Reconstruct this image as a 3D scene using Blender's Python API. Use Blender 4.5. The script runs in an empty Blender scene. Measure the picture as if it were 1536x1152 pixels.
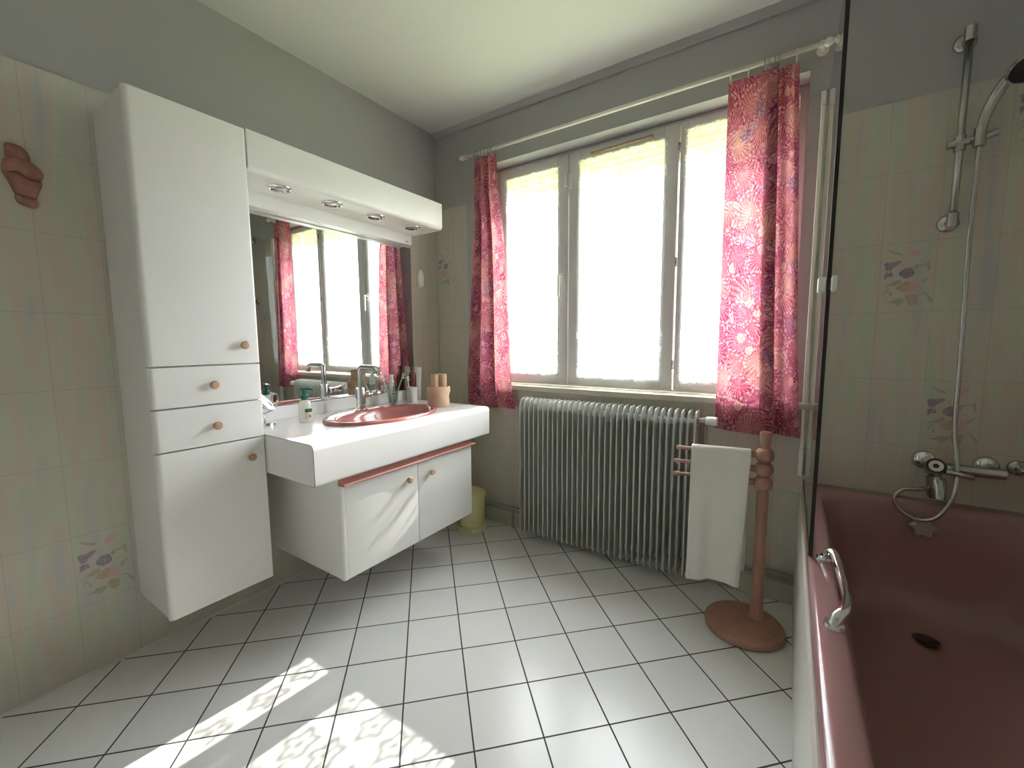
import bpy, bmesh, math, random
from mathutils import Vector, Matrix
random.seed(4)
C = bpy.context.scene.collection
PI = math.pi
# ------------------------------------------------------------------ helpers
def link(name, bm, mats, parent=None, smooth=False, kind=None, bevel=0, seg=2, autos=None):
    me = bpy.data.meshes.new(name)
    bmesh.ops.recalc_face_normals(bm, faces=bm.faces)
    bm.to_mesh(me); bm.free()
    if not isinstance(mats, (list, tuple)): mats = [mats]
    for m in mats: me.materials.append(m)
    o = bpy.data.objects.new(name, me); C.objects.link(o)
    if smooth:
        for p in me.polygons: p.use_smooth = True
        if autos is not None:
            try: me.set_sharp_from_angle(angle=math.radians(autos))
            except Exception: pass
    if parent is not None: o.parent = parent
    if kind: o['kind'] = kind
    if bevel:
        b = o.modifiers.new('b', 'BEVEL'); b.width = bevel; b.segments = seg; b.limit_method = 'ANGLE'; b.angle_limit = math.radians(40)
        for p in me.polygons: p.use_smooth = True
        w = o.modifiers.new('w', 'WEIGHTED_NORMAL'); w.keep_sharp = True
    return o
def empty(name, loc=(0, 0, 0), rz=0):
    o = bpy.data.objects.new(name, None); C.objects.link(o); o.location = loc; o.rotation_euler = (0, 0, rz)
    o.empty_display_size = .05
    return o
def tag(o, label, cat, group=None, kind=None):
    if label: o['label'] = label
    if cat: o['category'] = cat
    if group: o['group'] = group
    if kind: o['kind'] = kind
    return o
def box(bm, x0, x1, y0, y1, z0, z1, mi=0):
    v = [bm.verts.new((x, y, z)) for x in (x0, x1) for y in (y0, y1) for z in (z0, z1)]
    fs = []
    for f in ((0, 1, 3, 2), (4, 6, 7, 5), (0, 4, 5, 1), (2, 3, 7, 6), (0, 2, 6, 4), (1, 5, 7, 3)):
        a = bm.faces.new([v[i] for i in f]); a.material_index = mi; fs.append(a)
    return fs
def mbox(*a, **k):
    bm = bmesh.new(); box(bm, *a); return bm
def frame_of(d):
    d = Vector(d).normalized()
    a = Vector((0, 0, 1)) if abs(d.z) < .9 else Vector((1, 0, 0))
    u = d.cross(a).normalized(); return u, d.cross(u).normalized()
def tube(bm, pts, r, n=12, cap=True, mi=0):
    pts = [Vector(p) for p in pts]
    rs = r if isinstance(r, (list, tuple)) else [r]*len(pts)
    rings = []; u = None
    for i, p in enumerate(pts):
        d = (pts[min(i+1, len(pts)-1)]-pts[max(i-1, 0)])
        d.normalize()
        if u is None: u, w = frame_of(d)
        else:
            u = (u-d*u.dot(d)).normalized(); w = d.cross(u)
        rings.append([bm.verts.new(p+(u*math.cos(t*2*PI/n)+w*math.sin(t*2*PI/n))*rs[i]) for t in range(n)])
    for a, b in zip(rings, rings[1:]):
        for t in range(n):
            f = bm.faces.new((a[t], a[(t+1) % n], b[(t+1) % n], b[t])); f.material_index = mi; f.smooth = True
    if cap:
        for q in (rings[0], rings[-1]):
            f = bm.faces.new(q); f.material_index = mi
def spline(pts, n=8):
    P = [Vector(p) for p in pts]; out = []
    for i in range(len(P)-1):
        p0 = P[max(i-1, 0)]; p1 = P[i]; p2 = P[i+1]; p3 = P[min(i+2, len(P)-1)]
        for k in range(n):
            t = k/n
            out.append(.5*((2*p1)+(p2-p0)*t+(2*p0-5*p1+4*p2-p3)*t*t+(3*p1-p0-3*p2+p3)*t**3))
    out.append(P[-1]); return out
def lathe(bm, prof, c=(0, 0, 0), axis='Z', n=32, sx=1, sy=1, mi=0, M=None):
    """prof list of (r, h)"""
    c = Vector(c); rings = []
    for r, h in prof:
        if r < 1e-6:
            pts = [Vector((0, 0, h))]
        else:
            pts = [Vector((r*sx*math.cos(t*2*PI/n), r*sy*math.sin(t*2*PI/n), h)) for t in range(n)]
        q = []
        for p in pts:
            if M is not None: p = M @ p
            elif axis == 'X': p = Vector((p.z, p.x, p.y))
            elif axis == 'Y': p = Vector((p.x, p.z, p.y))
            q.append(bm.verts.new(c+p))
        rings.append(q)
    for a, b in zip(rings, rings[1:]):
        if len(a) == 1 and len(b) == 1: continue
        for t in range(n):
            t2 = (t+1) % n
            if len(a) == 1: f = bm.faces.new((a[0], b[t], b[t2]))
            elif len(b) == 1: f = bm.faces.new((a[t], a[t2], b[0]))
            else: f = bm.faces.new((a[t], a[t2], b[t2], b[t]))
            f.material_index = mi; f.smooth = True
def mlathe(*a, **k):
    bm = bmesh.new(); lathe(bm, *a, **k); return bm
def prism(bm, pts, fn, d0, d1, mi=0):
    """extrude 2D polygon; fn(a,b,d)->xyz"""
    A = [bm.verts.new(fn(a, b, d0)) for a, b in pts]; B = [bm.verts.new(fn(a, b, d1)) for a, b in pts]
    n = len(pts)
    f = bm.faces.new(A); f.material_index = mi
    f = bm.faces.new(B); f.material_index = mi
    for i in range(n):
        f = bm.faces.new((A[i], A[(i+1) % n], B[(i+1) % n], B[i])); f.material_index = mi
def rrect(x0, x1, y0, y1, r, n=5):
    rs = r if isinstance(r, (list, tuple)) else [r]*4   # corners: x1y1, x0y1, x0y0, x1y0
    out = []
    for (cx, cy, a0), rr in zip(((x1, y1, 0), (x0, y1, 90), (x0, y0, 180), (x1, y0, 270)), rs):
        sx = -1 if cx == x1 else 1; sy = -1 if cy == y1 else 1
        if rr <= 0: out.append((cx, cy)); continue
        for k in range(n+1):
            a = math.radians(a0+90*k/n)
            out.append((cx+sx*rr+rr*math.cos(a), cy+sy*rr+rr*math.sin(a)))
    return out
def copy_tree(o, parent=None):
    c = o.copy(); C.objects.link(c); c.parent = parent
    for ch in [x for x in bpy.data.objects if x.parent == o]: copy_tree(ch, c)
    return c
# ------------------------------------------------------------------ materials
def mat(name, col, rough=.5, metal=0, spec=.5, **k):
    m = bpy.data.materials.new(name); m.use_nodes = True
    b = m.node_tree.nodes['Principled BSDF']
    b.inputs['Base Color'].default_value = (*col, 1); b.inputs['Roughness'].default_value = rough
    b.inputs['Metallic'].default_value = metal; b.inputs['Specular IOR Level'].default_value = spec
    for kk, v in k.items(): b.inputs[kk].default_value = v
    return m
class G:
    """small node graph writer"""
    def __init__(s, m): s.m = m; s.t = m.node_tree; s.b = s.t.nodes.get('Principled BSDF')
    def n(s, typ, **k):
        x = s.t.nodes.new(typ)
        for a, v in k.items(): setattr(x, a, v)
        return x
    def set(s, sock, v):
        if hasattr(v, 'links') or isinstance(v, bpy.types.NodeSocket): s.t.links.new(v, sock)
        else: sock.default_value = v
    def math(s, op, a, b=None, c=None, clamp=False):
        x = s.n('ShaderNodeMath', operation=op, use_clamp=clamp); s.set(x.inputs[0], a)
        if b is not None: s.set(x.inputs[1], b)
        if c is not None: s.set(x.inputs[2], c)
        return x.outputs[0]
    def xyz(s, kind='Object'):
        tc = s.n('ShaderNodeTexCoord'); sp = s.n('ShaderNodeSeparateXYZ'); s.t.links.new(tc.outputs[kind], sp.inputs[0]); return sp.outputs
    def comb(s, x, y, z):
        c = s.n('ShaderNodeCombineXYZ')
        for i, v in enumerate((x, y, z)): s.set(c.inputs[i], v)
        return c.outputs[0]
    def noise(s, vec, scale, detail=2, rough=.5, dist=0):
        x = s.n('ShaderNodeTexNoise'); s.t.links.new(vec, x.inputs['Vector'])
        x.inputs['Scale'].default_value = scale; x.inputs['Detail'].default_value = detail; x.inputs['Roughness'].default_value = rough
        x.inputs['Distortion'].default_value = dist
        return x.outputs[0]
    def ramp(s, fac, stops, interp='LINEAR'):
        x = s.n('ShaderNodeValToRGB'); x.color_ramp.interpolation = interp
        e = x.color_ramp.elements
        while len(e) < len(stops): e.new(.5)
        for el, (p, c) in zip(e, stops): el.position = p; el.color = (*c, 1)
        s.set(x.inputs[0], fac); return x.outputs[0]
    def mix(s, f, a, b, mode='MIX'):
        x = s.n('ShaderNodeMix', data_type='RGBA', blend_type=mode)
        s.set(x.inputs[0], f)
        for i, v in ((6, a), (7, b)):
            s.set(x.inputs[i], (*v, 1) if isinstance(v, tuple) and len(v) == 3 else v)
        return x.outputs[2]
    def bump(s, h, st=.2, dist=.01):
        x = s.n('ShaderNodeBump'); x.inputs['Strength'].default_value = st; x.inputs['Distance'].default_value = dist
        s.set(x.inputs['Height'], h); s.t.links.new(x.outputs[0], s.b.inputs['Normal'])
    def col(s, c): s.t.links.new(c, s.b.inputs['Base Color'])
def speckle(m, amt=.04, scale=120):
    """faint tonal variation of the thing's own surface"""
    g = G(m); c = g.b.inputs['Base Color'].default_value[:3]
    tc = g.n('ShaderNodeTexCoord')
    f = g.noise(tc.outputs['Object'], scale, 3)
    g.col(g.mix(f, tuple(max(0, x*(1-amt)) for x in c), tuple(min(1, x*(1+amt)) for x in c)))
    return m
def lam(name, col, rough=.35): return speckle(mat(name, col, rough), .02, 9)
M = {}
M['white_lam'] = lam('white_laminate', (.79, .79, .76), .3)
M['white_top'] = lam('white_worktop', (.80, .80, .80), .22)
M['edge_dark'] = mat('laminate_edge', (.12, .10, .08), .5)
M['backing_grey'] = mat('mirror_backing_grey', (.25, .25, .24), .6)  # plain grey of the plate behind the mirror glass
M['wood'] = mat('beech_wood', (.60, .38, .24), .4)
g = G(M['wood']); tc = g.n('ShaderNodeTexCoord'); mp = g.n('ShaderNodeMapping'); mp.inputs['Scale'].default_value = (8, 8, 1.5)
g.t.links.new(tc.outputs['Object'], mp.inputs[0]); g.col(g.ramp(g.noise(mp.outputs[0], 12, 4, .6, .4), [(.35, (.40, .24, .15)), (.7, (.56, .38, .26))]))
M['stand'] = mat('pink_stained_wood', (.50, .22, .16), .38)
g = G(M['stand']); tc = g.n('ShaderNodeTexCoord'); mp = g.n('ShaderNodeMapping'); mp.inputs['Scale'].default_value = (6, 6, 1)
g.t.links.new(tc.outputs['Object'], mp.inputs[0]); g.col(g.ramp(g.noise(mp.outputs[0], 10, 4, .6, .5), [(.3, (.36, .18, .135)), (.75, (.46, .25, .19))]))
M['rail'] = mat('dusty_rose_rail', (.52, .235, .19), .35)
M['pink'] = mat('rose_ceramic', (.47, .185, .17), .12, spec=.5); M['pink'].node_tree.nodes['Principled BSDF'].inputs['Coat Weight'].default_value = .4
M['tub'] = mat('rose_enamel', (.34, .19, .19), .18); M['tub'].node_tree.nodes['Principled BSDF'].inputs['Coat Weight'].default_value = .3
M['chrome'] = mat('chrome', (.78, .79, .80), .08, 1)
M['chrome_dull'] = mat('worn_chrome', (.50, .51, .50), .25, 1)
M['black'] = mat('black_rubber', (.012, .012, .012), .5)
M['dark'] = mat('dark_plastic', (.03, .03, .035), .4)
M['white_plastic'] = mat('white_plastic', (.80, .80, .76), .35)
M['cream_plastic'] = mat('cream_profile', (.80, .78, .68), .3)
M['yellow'] = speckle(mat('pale_yellow_plastic', (.78, .72, .40), .4), .03, 20)
M['pvc'] = mat('window_paint', (.62, .63, .62), .35)
M['paint'] = mat('grey_wall_paint', (.42, .42, .42), .8)
g = G(M['paint']); tc = g.n('ShaderNodeTexCoord'); g.bump(g.noise(tc.outputs['Object'], 220, 2), .12, .002)
M['ceil'] = mat('white_ceiling_paint', (.68, .68, .65), .9)
g = G(M['ceil']); tc = g.n('ShaderNodeTexCoord'); g.bump(g.noise(tc.outputs['Object'], 160, 2), .12, .002)
M['sill'] = speckle(mat('beige_stone_sill', (.62, .57, .47), .35), .12, 60)
M['caulk'] = mat('light_caulk', (.62, .60, .54), .5)
M['rad'] = mat('radiator_enamel', (.56, .57, .54), .35)
M['pipe'] = mat('painted_pipe', (.42, .43, .41), .4)
M['towel'] = mat('white_terry', (.84, .83, .78), .95, spec=.1)
g = G(M['towel']); tc = g.n('ShaderNodeTexCoord'); g.bump(g.noise(tc.outputs['Object'], 420, 3, .7), .6, .004)
M['beige'] = mat('beige_towelling', (.66, .47, .33), .95, spec=.1)
g = G(M['beige']); tc = g.n('ShaderNodeTexCoord'); g.bump(g.noise(tc.outputs['Object'], 500, 3, .7), .5, .003)
M['terra'] = mat('pink_terracotta', (.36, .17, .13), .65)
g = G(M['terra']); tc = g.n('ShaderNodeTexCoord'); g.col(g.ramp(g.noise(tc.outputs['Object'], 24, 4, .6), [(.35, (.24, .12, .085)), (.65, (.46, .21, .17))]))
M['brown_glass'] = mat('dark_red_brown_plastic', (.16, .05, .035), .2)
M['green'] = mat('dark_green_plastic', (.0, .13, .10), .3)
M['label'] = mat('label_green', (.02, .13, .02), .4); M['label_red'] = mat('label_red', (.45, .08, .07), .4); M['label_pale'] = mat('label_pale', (.75, .62, .55), .4)
M['blue'] = mat('translucent_green_plastic', (.25, .45, .30), .3)
M['print_dark'] = mat('dark_print', (.06, .06, .06), .5)
def glass_like(name, tint, gloss=.12, rough=.02, alpha=.0):
    m = bpy.data.materials.new(name); m.use_nodes = True; t = m.node_tree; t.nodes.clear()
    o = t.nodes.new('ShaderNodeOutputMaterial'); a = t.nodes.new('ShaderNodeBsdfTransparent'); a.inputs[0].default_value = (*tint, 1)
    b = t.nodes.new('ShaderNodeBsdfGlossy'); b.inputs['Roughness'].default_value = rough
    fr = t.nodes.new('ShaderNodeFresnel'); fr.inputs[0].default_value = 1.35
    x = t.nodes.new('ShaderNodeMixShader'); ge = t.nodes.new('ShaderNodeNewGeometry'); ml = t.nodes.new('ShaderNodeMath'); ml.operation = 'SUBTRACT'; ml.use_clamp = True; t.links.new(fr.outputs[0], ml.inputs[0]); t.links.new(ge.outputs['Backfacing'], ml.inputs[1]); t.links.new(ml.outputs[0], x.inputs[0]); t.links.new(a.outputs[0], x.inputs[1]); t.links.new(b.outputs[0], x.inputs[2])
    t.links.new(x.outputs[0], o.inputs[0]); return m
M['glass'] = glass_like('clear_glass', (.97, .98, .98))
M['tumbler'] = glass_like('frosted_tumbler_glass', (.86, .90, .87), rough=.1)
M['mirror'] = mat('mirror_silver', (.80, .83, .81), .01, 1)
# translucent fabrics
def fabric(name, colfn, trans=.45, alpha=None):
    m = bpy.data.materials.new(name); m.use_nodes = True; g = G(m); t = m.node_tree
    o = t.nodes['Material Output']; t.nodes.remove(g.b)
    c = colfn(g)
    d = g.n('ShaderNodeBsdfDiffuse'); tr = g.n('ShaderNodeBsdfTranslucent')
    for q in (d, tr):
        if isinstance(c, tuple): q.inputs[0].default_value = (*c, 1)
        else: t.links.new(c, q.inputs[0])
    x = g.n('ShaderNodeMixShader'); x.inputs[0].default_value = trans
    t.links.new(d.outputs[0], x.inputs[1]); t.links.new(tr.outputs[0], x.inputs[2]); out = x.outputs[0]
    if alpha is not None:
        tp = g.n('ShaderNodeBsdfTransparent'); y = g.n('ShaderNodeMixShader')
        g.set(y.inputs[0], alpha(g)); t.links.new(tp.outputs[0], y.inputs[1]); t.links.new(out, y.inputs[2]); out = y.outputs[0]
    t.links.new(out, o.inputs[0]); return m
def shells(g):
    """printed scallop shells: voronoi cells, each a fan of ribs with rings"""
    t = g.t
    uv = g.n('ShaderNodeTexCoord').outputs['UV']
    nz = g.n('ShaderNodeTexNoise'); t.links.new(uv, nz.inputs['Vector']); nz.inputs['Scale'].default_value = 9; nz.inputs['Detail'].default_value = 2
    wob = g.n('ShaderNodeVectorMath', operation='MULTIPLY_ADD'); t.links.new(nz.outputs['Color'], wob.inputs[0]); wob.inputs[1].default_value = (.05, .05, 0)
    t.links.new(uv, wob.inputs[2]); p = wob.outputs[0]
    def layer(scale, off, nr):
        vo = g.n('ShaderNodeTexVoronoi', voronoi_dimensions='2D'); vo.inputs['Scale'].default_value = scale; vo.inputs['Randomness'].default_value = .85
        ad = g.n('ShaderNodeVectorMath', operation='ADD'); t.links.new(p, ad.inputs[0]); ad.inputs[1].default_value = off
        t.links.new(ad.outputs[0], vo.inputs['Vector'])
        sb = g.n('ShaderNodeVectorMath', operation='SUBTRACT'); t.links.new(ad.outputs[0], sb.inputs[0]); t.links.new(vo.outputs['Position'], sb.inputs[1])
        sp = g.n('ShaderNodeSeparateXYZ'); t.links.new(sb.outputs[0], sp.inputs[0])
        rnd = g.n('ShaderNodeSeparateColor'); t.links.new(vo.outputs['Color'], rnd.inputs[0])
        ang = g.math('ARCTAN2', g.math('ADD', sp.outputs[1], g.math('MULTIPLY', g.math('SUBTRACT', rnd.outputs[0], .5), .06)), g.math('ADD', sp.outputs[0], g.math('MULTIPLY', g.math('SUBTRACT', rnd.outputs[1], .5), .06)))
        rib = g.math('SINE', g.math('MULTIPLY', ang, nr))
        ring = g.math('SINE', g.math('MULTIPLY', vo.outputs['Distance'], 38))
        return vo, rnd, rib, ring
    vo, rnd, rib, ring = layer(9.5, (0, 0, 0), 26)
    base = g.ramp(rnd.outputs[2], [(0, (.44, .04, .11)), (.2, (.66, .17, .19)), (.42, (.76, .30, .22)), (.60, (.48, .06, .15)), (.74, (.78, .38, .31)), (.92, (.34, .05, .15))], 'CONSTANT')
    d = vo.outputs['Distance']
    c = g.mix(g.math('MULTIPLY', g.math('MULTIPLY_ADD', rib, .5, .5), .50), base, (.88, .50, .50))
    c = g.mix(g.math('MULTIPLY', g.math('LESS_THAN', rib, -.62), .6), c, (.30, .02, .09))
    c = g.mix(g.math('MULTIPLY', g.math('GREATER_THAN', ring, .82), .22), c, (.28, .02, .10))
    c = g.mix(g.math('MULTIPLY', g.math('MULTIPLY', d, 1.4, clamp=True), .62), c, (.30, .02, .10))
    vo2, rnd2, rib2, ring2 = layer(21, (3.1, 1.7, 0), 16)
    m2 = g.math('MULTIPLY', g.math('LESS_THAN', vo2.outputs['Distance'], .42), g.math('GREATER_THAN', rnd2.outputs[0], .84))
    c2 = g.mix(g.math('MULTIPLY_ADD', rib2, .5, .5), g.ramp(rnd2.outputs[1], [(0, (.50, .08, .18)), (.5, (.66, .24, .20))], 'CONSTANT'), (.80, .45, .44))
    c = g.mix(m2, c, c2)
    edge = g.n('ShaderNodeTexVoronoi', voronoi_dimensions='2D', feature='DISTANCE_TO_EDGE'); edge.inputs['Scale'].default_value = 9.5; edge.inputs['Randomness'].default_value = .85
    t.links.new(p, edge.inputs['Vector'])
    v2 = g.n('ShaderNodeTexVoronoi', voronoi_dimensions='2D'); v2.inputs['Scale'].default_value = 60; t.links.new(p, v2.inputs['Vector'])
    bead = g.math('MULTIPLY', g.math('LESS_THAN', v2.outputs['Distance'], .38), g.math('LESS_THAN', g.math('ABSOLUTE', g.math('SUBTRACT', edge.outputs[0], .07)), .045))
    c = g.mix(g.math('MULTIPLY', bead, .6), c, (.90, .50, .52))
    pur = g.math('GREATER_THAN', g.noise(p, 7, 5, .7, .5), .615)
    c = g.mix(g.math('MULTIPLY', pur, .7), c, g.ramp(g.noise(p, 110, 2), [(.42, (.12, .06, .17)), (.58, (.50, .30, .46))]))
    c = g.mix(g.math('MULTIPLY', g.math('LESS_THAN', g.math('ABSOLUTE', g.math('SUBTRACT', g.noise(p, 20, 3, .6, 2.2), .5)), .022), .28), c, (.90, .60, .62))
    return g.mix(.16, c, (.06, .01, .02))
M['shells'] = fabric('shell_print_fabric', shells, .38)
def lace_alpha(g):
    t = g.t; uv = g.n('ShaderNodeTexCoord').outputs['UV']
    sp = g.n('ShaderNodeSeparateXYZ'); t.links.new(uv, sp.inputs[0])
    u, v = sp.outputs[0], sp.outputs[1]
    gx = g.math('GREATER_THAN', g.math('FRACT', g.math('MULTIPLY', u, 130)), .68); gy = g.math('GREATER_THAN', g.math('FRACT', g.math('MULTIPLY', v, 130)), .68)
    net = g.math('MAXIMUM', gx, gy)
    # flower sprigs: petals around voronoi centres
    vo = g.n('ShaderNodeTexVoronoi', voronoi_dimensions='2D'); vo.inputs['Scale'].default_value = 9; vo.inputs['Randomness'].default_value = .35; t.links.new(uv, vo.inputs['Vector'])
    sb = g.n('ShaderNodeVectorMath', operation='SUBTRACT'); t.links.new(uv, sb.inputs[0]); t.links.new(vo.outputs['Position'], sb.inputs[1])
    s2 = g.n('ShaderNodeSeparateXYZ'); t.links.new(sb.outputs[0], s2.inputs[0])
    pet = g.math('MULTIPLY_ADD', g.math('SINE', g.math('MULTIPLY', g.math('ARCTAN2', s2.outputs[1], s2.outputs[0]), 5)), .07, .27)
    dd = g.math('ABSOLUTE', g.math('SUBTRACT', vo.outputs['Distance'], pet))
    out = g.math('LESS_THAN', dd, .07); inn = g.math('LESS_THAN', vo.outputs['Distance'], .09)
    leaf = g.math('LESS_THAN', g.math('ABSOLUTE', g.math('SUBTRACT', g.noise(uv, 26, 1, .5, .6), .5)), .02)
    fl = g.math('MAXIMUM', g.math('MAXIMUM', out, inn), leaf)
    band = g.math('MAXIMUM', g.math('GREATER_THAN', v, .96), g.math('LESS_THAN', v, .24))   # flower rows at top and hem
    fl = g.math('MULTIPLY', fl, band)
    return g.math('ADD', g.math('MULTIPLY', net, .45), g.math('MULTIPLY', fl, .72), clamp=True)
M['lace'] = fabric('white_lace_net', lambda g: (.86, .86, .84), .5, lace_alpha)
# wall tiles
def tilemat(name, hax):
    m = mat(name, (.7, .68, .6), .22); g = G(m); x, y, z = g.xyz()[:3]
    h = (x, y)[hax]
    st = g.noise(g.comb(g.math('MULTIPLY', h, 9), 3.7 if hax else 1.3, g.math('MULTIPLY', z, 1.1)), 1.7, 2, .5, .25)
    fine = g.noise(g.comb(g.math('MULTIPLY', h, 260), 0, g.math('MULTIPLY', z, 6)), 1, 2)
    c = g.ramp(st, [(.30, (.50, .49, .49)), (.39, (.55, .54, .47)), (.46, (.60, .51, .43)), (.53, (.57, .56, .48)), (.60, (.53, .56, .44)), (.68, (.53, .52, .50)), (.76, (.59, .50, .45))])
    c = g.mix(g.math('MULTIPLY', fine, .16), c, (.5, .48, .42))
    def line(v, s, w, off=0):
        fr = g.math('FRACT', g.math('DIVIDE', g.math('ADD', v, 30*s+off+w/2), s))
        return g.math('LESS_THAN', fr, w/s)
    l = g.math('MAXIMUM', line(h, .15, .0022), line(z, .25, .0026))
    c = g.mix(g.math('MULTIPLY', l, .45), c, (.36, .34, .29)); g.col(c)
    g.bump(g.math('SUBTRACT', 1.0, l), .35, .003)
    return m
M['tile_x'] = tilemat('wall_tiles_pastel_front', 0); M['tile_y'] = tilemat('wall_tiles_pastel_side', 1)
# apron of the bath: white wall tiles
m = mat('white_apron_tiles', (.70, .71, .66), .25); g = G(m); x, y, z = g.xyz()[:3]
fr = g.math('MAXIMUM', g.math('LESS_THAN', g.math('FRACT', g.math('DIVIDE', g.math('ADD', y, 30), .05)), .05), g.math('LESS_THAN', g.math('FRACT', g.math('DIVIDE', g.math('ADD', z, 30), .25)), .01))
g.col(g.mix(g.math('MULTIPLY', fr, .35), (.70, .71, .66), (.42, .42, .38))); M['apron'] = m
# floor
m = mat('white_diagonal_floor_tiles', (.7, .7, .7), .22); g = G(m); x, y, z = g.xyz()[:3]
S = .204; K = S/math.sqrt(2); W1 = -1.706
yy = g.math('SUBTRACT', y, W1)
a = g.math('ADD', g.math('DIVIDE', g.math('ADD', x, yy), 2*K), 40); b = g.math('ADD', g.math('DIVIDE', g.math('SUBTRACT', x, yy), 2*K), 40)
w = .0050/S
def near(v): return g.math('LESS_THAN', g.math('ABSOLUTE', g.math('SUBTRACT', g.math('FRACT', g.math('ADD', v, .5)), .5)), w/2)
l = g.math('MAXIMUM', near(a), near(b))
wn = g.n('ShaderNodeTexWhiteNoise'); wn.noise_dimensions = '2D'; g.t.links.new(g.comb(g.math('FLOOR', a), g.math('FLOOR', b), 0), wn.inputs['Vector'])
cl = g.noise(g.comb(x, y, z), 14, 4)
c = g.mix(wn.outputs[0], (.74, .745, .74), (.79, .79, .78)); c = g.mix(g.math('MULTIPLY', cl, .14), c, (.5, .5, .48))
g.col(g.mix(l, c, (.045, .04, .038))); g.bump(g.math('SUBTRACT', 1.0, l), .4, .002)
g.set(g.b.inputs['Roughness'], g.math('MULTIPLY_ADD', l, .5, .24)); M['floor'] = m
# outside
M['shutter'] = fabric('cream_shutter_laths', lambda g: (.80, .66, .38), .5)
M['house'] = mat('house_render', (.55, .52, .48), .9); M['roof'] = mat('roof_tiles', (.35, .20, .15), .9)
M['hedge'] = speckle(mat('hedge_green', (.16, .22, .08), .9), .3, 3)
M['lawn'] = speckle(mat('lawn_green', (.20, .25, .10), .95), .2, 2)
# ------------------------------------------------------------------ setting
RX0, RX1, RY0, RY1, CH = 0, 2.79, -2.95, 0, 2.475
WX0, WX1, WZ0, WZ1, WD = .415, 1.995, .89, 2.195, .28
def struct(name, bm, mats, parent=None, **k): return link(name, bm, mats, parent, kind=None if parent else 'structure', **k)
struct('floor', mbox(RX0-.2, RX1+.2, RY0-.2, RY1+.2, -.12, 0), M['floor'])
struct('ceiling', mbox(RX0-.2, RX1+.2, RY0-.2, RY1+.28, CH, CH+.15), M['ceil'])
TZ = 2.0; TT = .006
bm = bmesh.new(); box(bm, -.2, -TT, RY0-.2, RY1+.28, -.1, CH, 0); box(bm, -TT, 0, RY0, RY1, 0, TZ, 1)
wl = struct('wall_left', bm, [M['paint'], M['tile_y']])
bm = bmesh.new(); box(bm, RX1+TT, RX1+.2, RY0-.2, RY1+.28, -.1, CH, 0); box(bm, RX1, RX1+TT, RY0, RY1, 0, TZ, 1)
struct('wall_right', bm, [M['paint'], M['tile_y']])
struct('wall_back', mbox(-TT, RX1+TT, RY0-.2, RY0, 0, CH), M['paint'])
bm = bmesh.new()
for a_ in ((-TT, WX0, TT, WD, 0, CH), (WX1, RX1+TT, TT, WD, 0, CH), (WX0, WX1, TT, WD, 0, WZ0-.03), (WX0, WX1, TT, WD, WZ1, CH)): box(bm, *a_, 0)
for a_ in ((0, .26, 0, TT, 0, TZ), (2.09, RX1, 0, TT, 0, TZ), (.26, 2.09, 0, TT, 0, .858)): box(bm, *a_, 1)
for a_ in ((.26, WX0, .001, TT, .858, WZ1+.02), (WX1, 2.09, .001, TT, .858, WZ1+.02), (WX0, WX1, .001, TT, WZ1, WZ1+.02)): box(bm, *a_, 0)
wf = struct('wall_front', bm, [M['paint'], M['tile_x']])
struct('trim_1', mbox(.262, 2.088, -.022, .10, .86, .89), M['sill'], bevel=.005)
bm = bmesh.new()
prism(bm, [(0, 0), (-.022, 0), (-.015, -.010), (-.006, -.02), (0, -.03)], lambda a, b, d: (d, a, CH+b), 0, RX1)
struct('trim_2', bm, M['paint'])
bm = bmesh.new(); prism(bm, [(0, 0), (.006, 0), (0, .008)], lambda a, b, d: (a, d, b), RY0, 0)
struct('baseboard_left', bm, M['caulk'])
# printed flower tiles
FL = [((210,440),(250,425),(310,430),(400,410),(430,430),(340,490),(310,500),(300,535),(230,525)), ((210,600),(215,560),(250,545),(310,550),(320,600),(250,605),(215,640)),
 ((385,570),(410,540),(470,505),(550,510),(580,570),(560,610),(470,635),(410,610)),
 ((530,330),(600,300),(690,285),(660,320),(620,375),(530,375)), ((530,680),(600,660),(640,700),(620,790),(520,810),(500,790)),
 ((340,750),(400,700),(480,670),(530,680),(500,790),(420,790)), ((470,840),(540,825),(620,840),(600,930),(550,970),(490,930),(465,880)),
 ((250,260),(330,300),(450,340),(420,360),(330,330),(280,300)), ((440,480),(460,440),(500,410),(480,435),(450,480)),
 ((560,510),(600,475),(640,480),(720,470),(755,430),(765,540),(735,560),(725,485),(640,500),(590,545)), ((190,740),(250,700),(330,660),(410,640),(420,680),(340,715),(280,710)),
 ((185,820),(230,760),(300,715),(240,780)), ((190,915),(280,900),(360,870),(460,870),(450,910),(380,960),(320,925)),
 ((620,820),(700,805),(740,850),(790,900),(775,940),(735,900),(705,830)), ((640,690),(700,640),(830,600),(720,650),(680,700)), ((265,800),(285,770),(300,830),(275,845)), ((600,590),(690,575),(640,610))]
FM = [0, 0, 0, 1, 1, 2, 3, 4, 4, 4, 4, 4, 4, 4, 4, 4, 1]
M['fl'] = [mat('print_purple', (.27, .19, .27), .3), mat('print_pink', (.60, .36, .38), .3), mat('print_ochre', (.50, .33, .20), .3), mat('print_brown', (.40, .34, .20), .3), mat('print_leaf', (.36, .35, .25), .3)]
for m_ in M['fl']:
    g = G(m_); c_ = tuple(g.b.inputs['Base Color'].default_value[:3]); tcn = g.n('ShaderNodeTexCoord')
    g.col(g.mix(g.math('MULTIPLY_ADD', g.noise(tcn.outputs['Object'], 60, 3, .6), 1.2, -.42, clamp=True), c_, (.55, .52, .46)))
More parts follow.
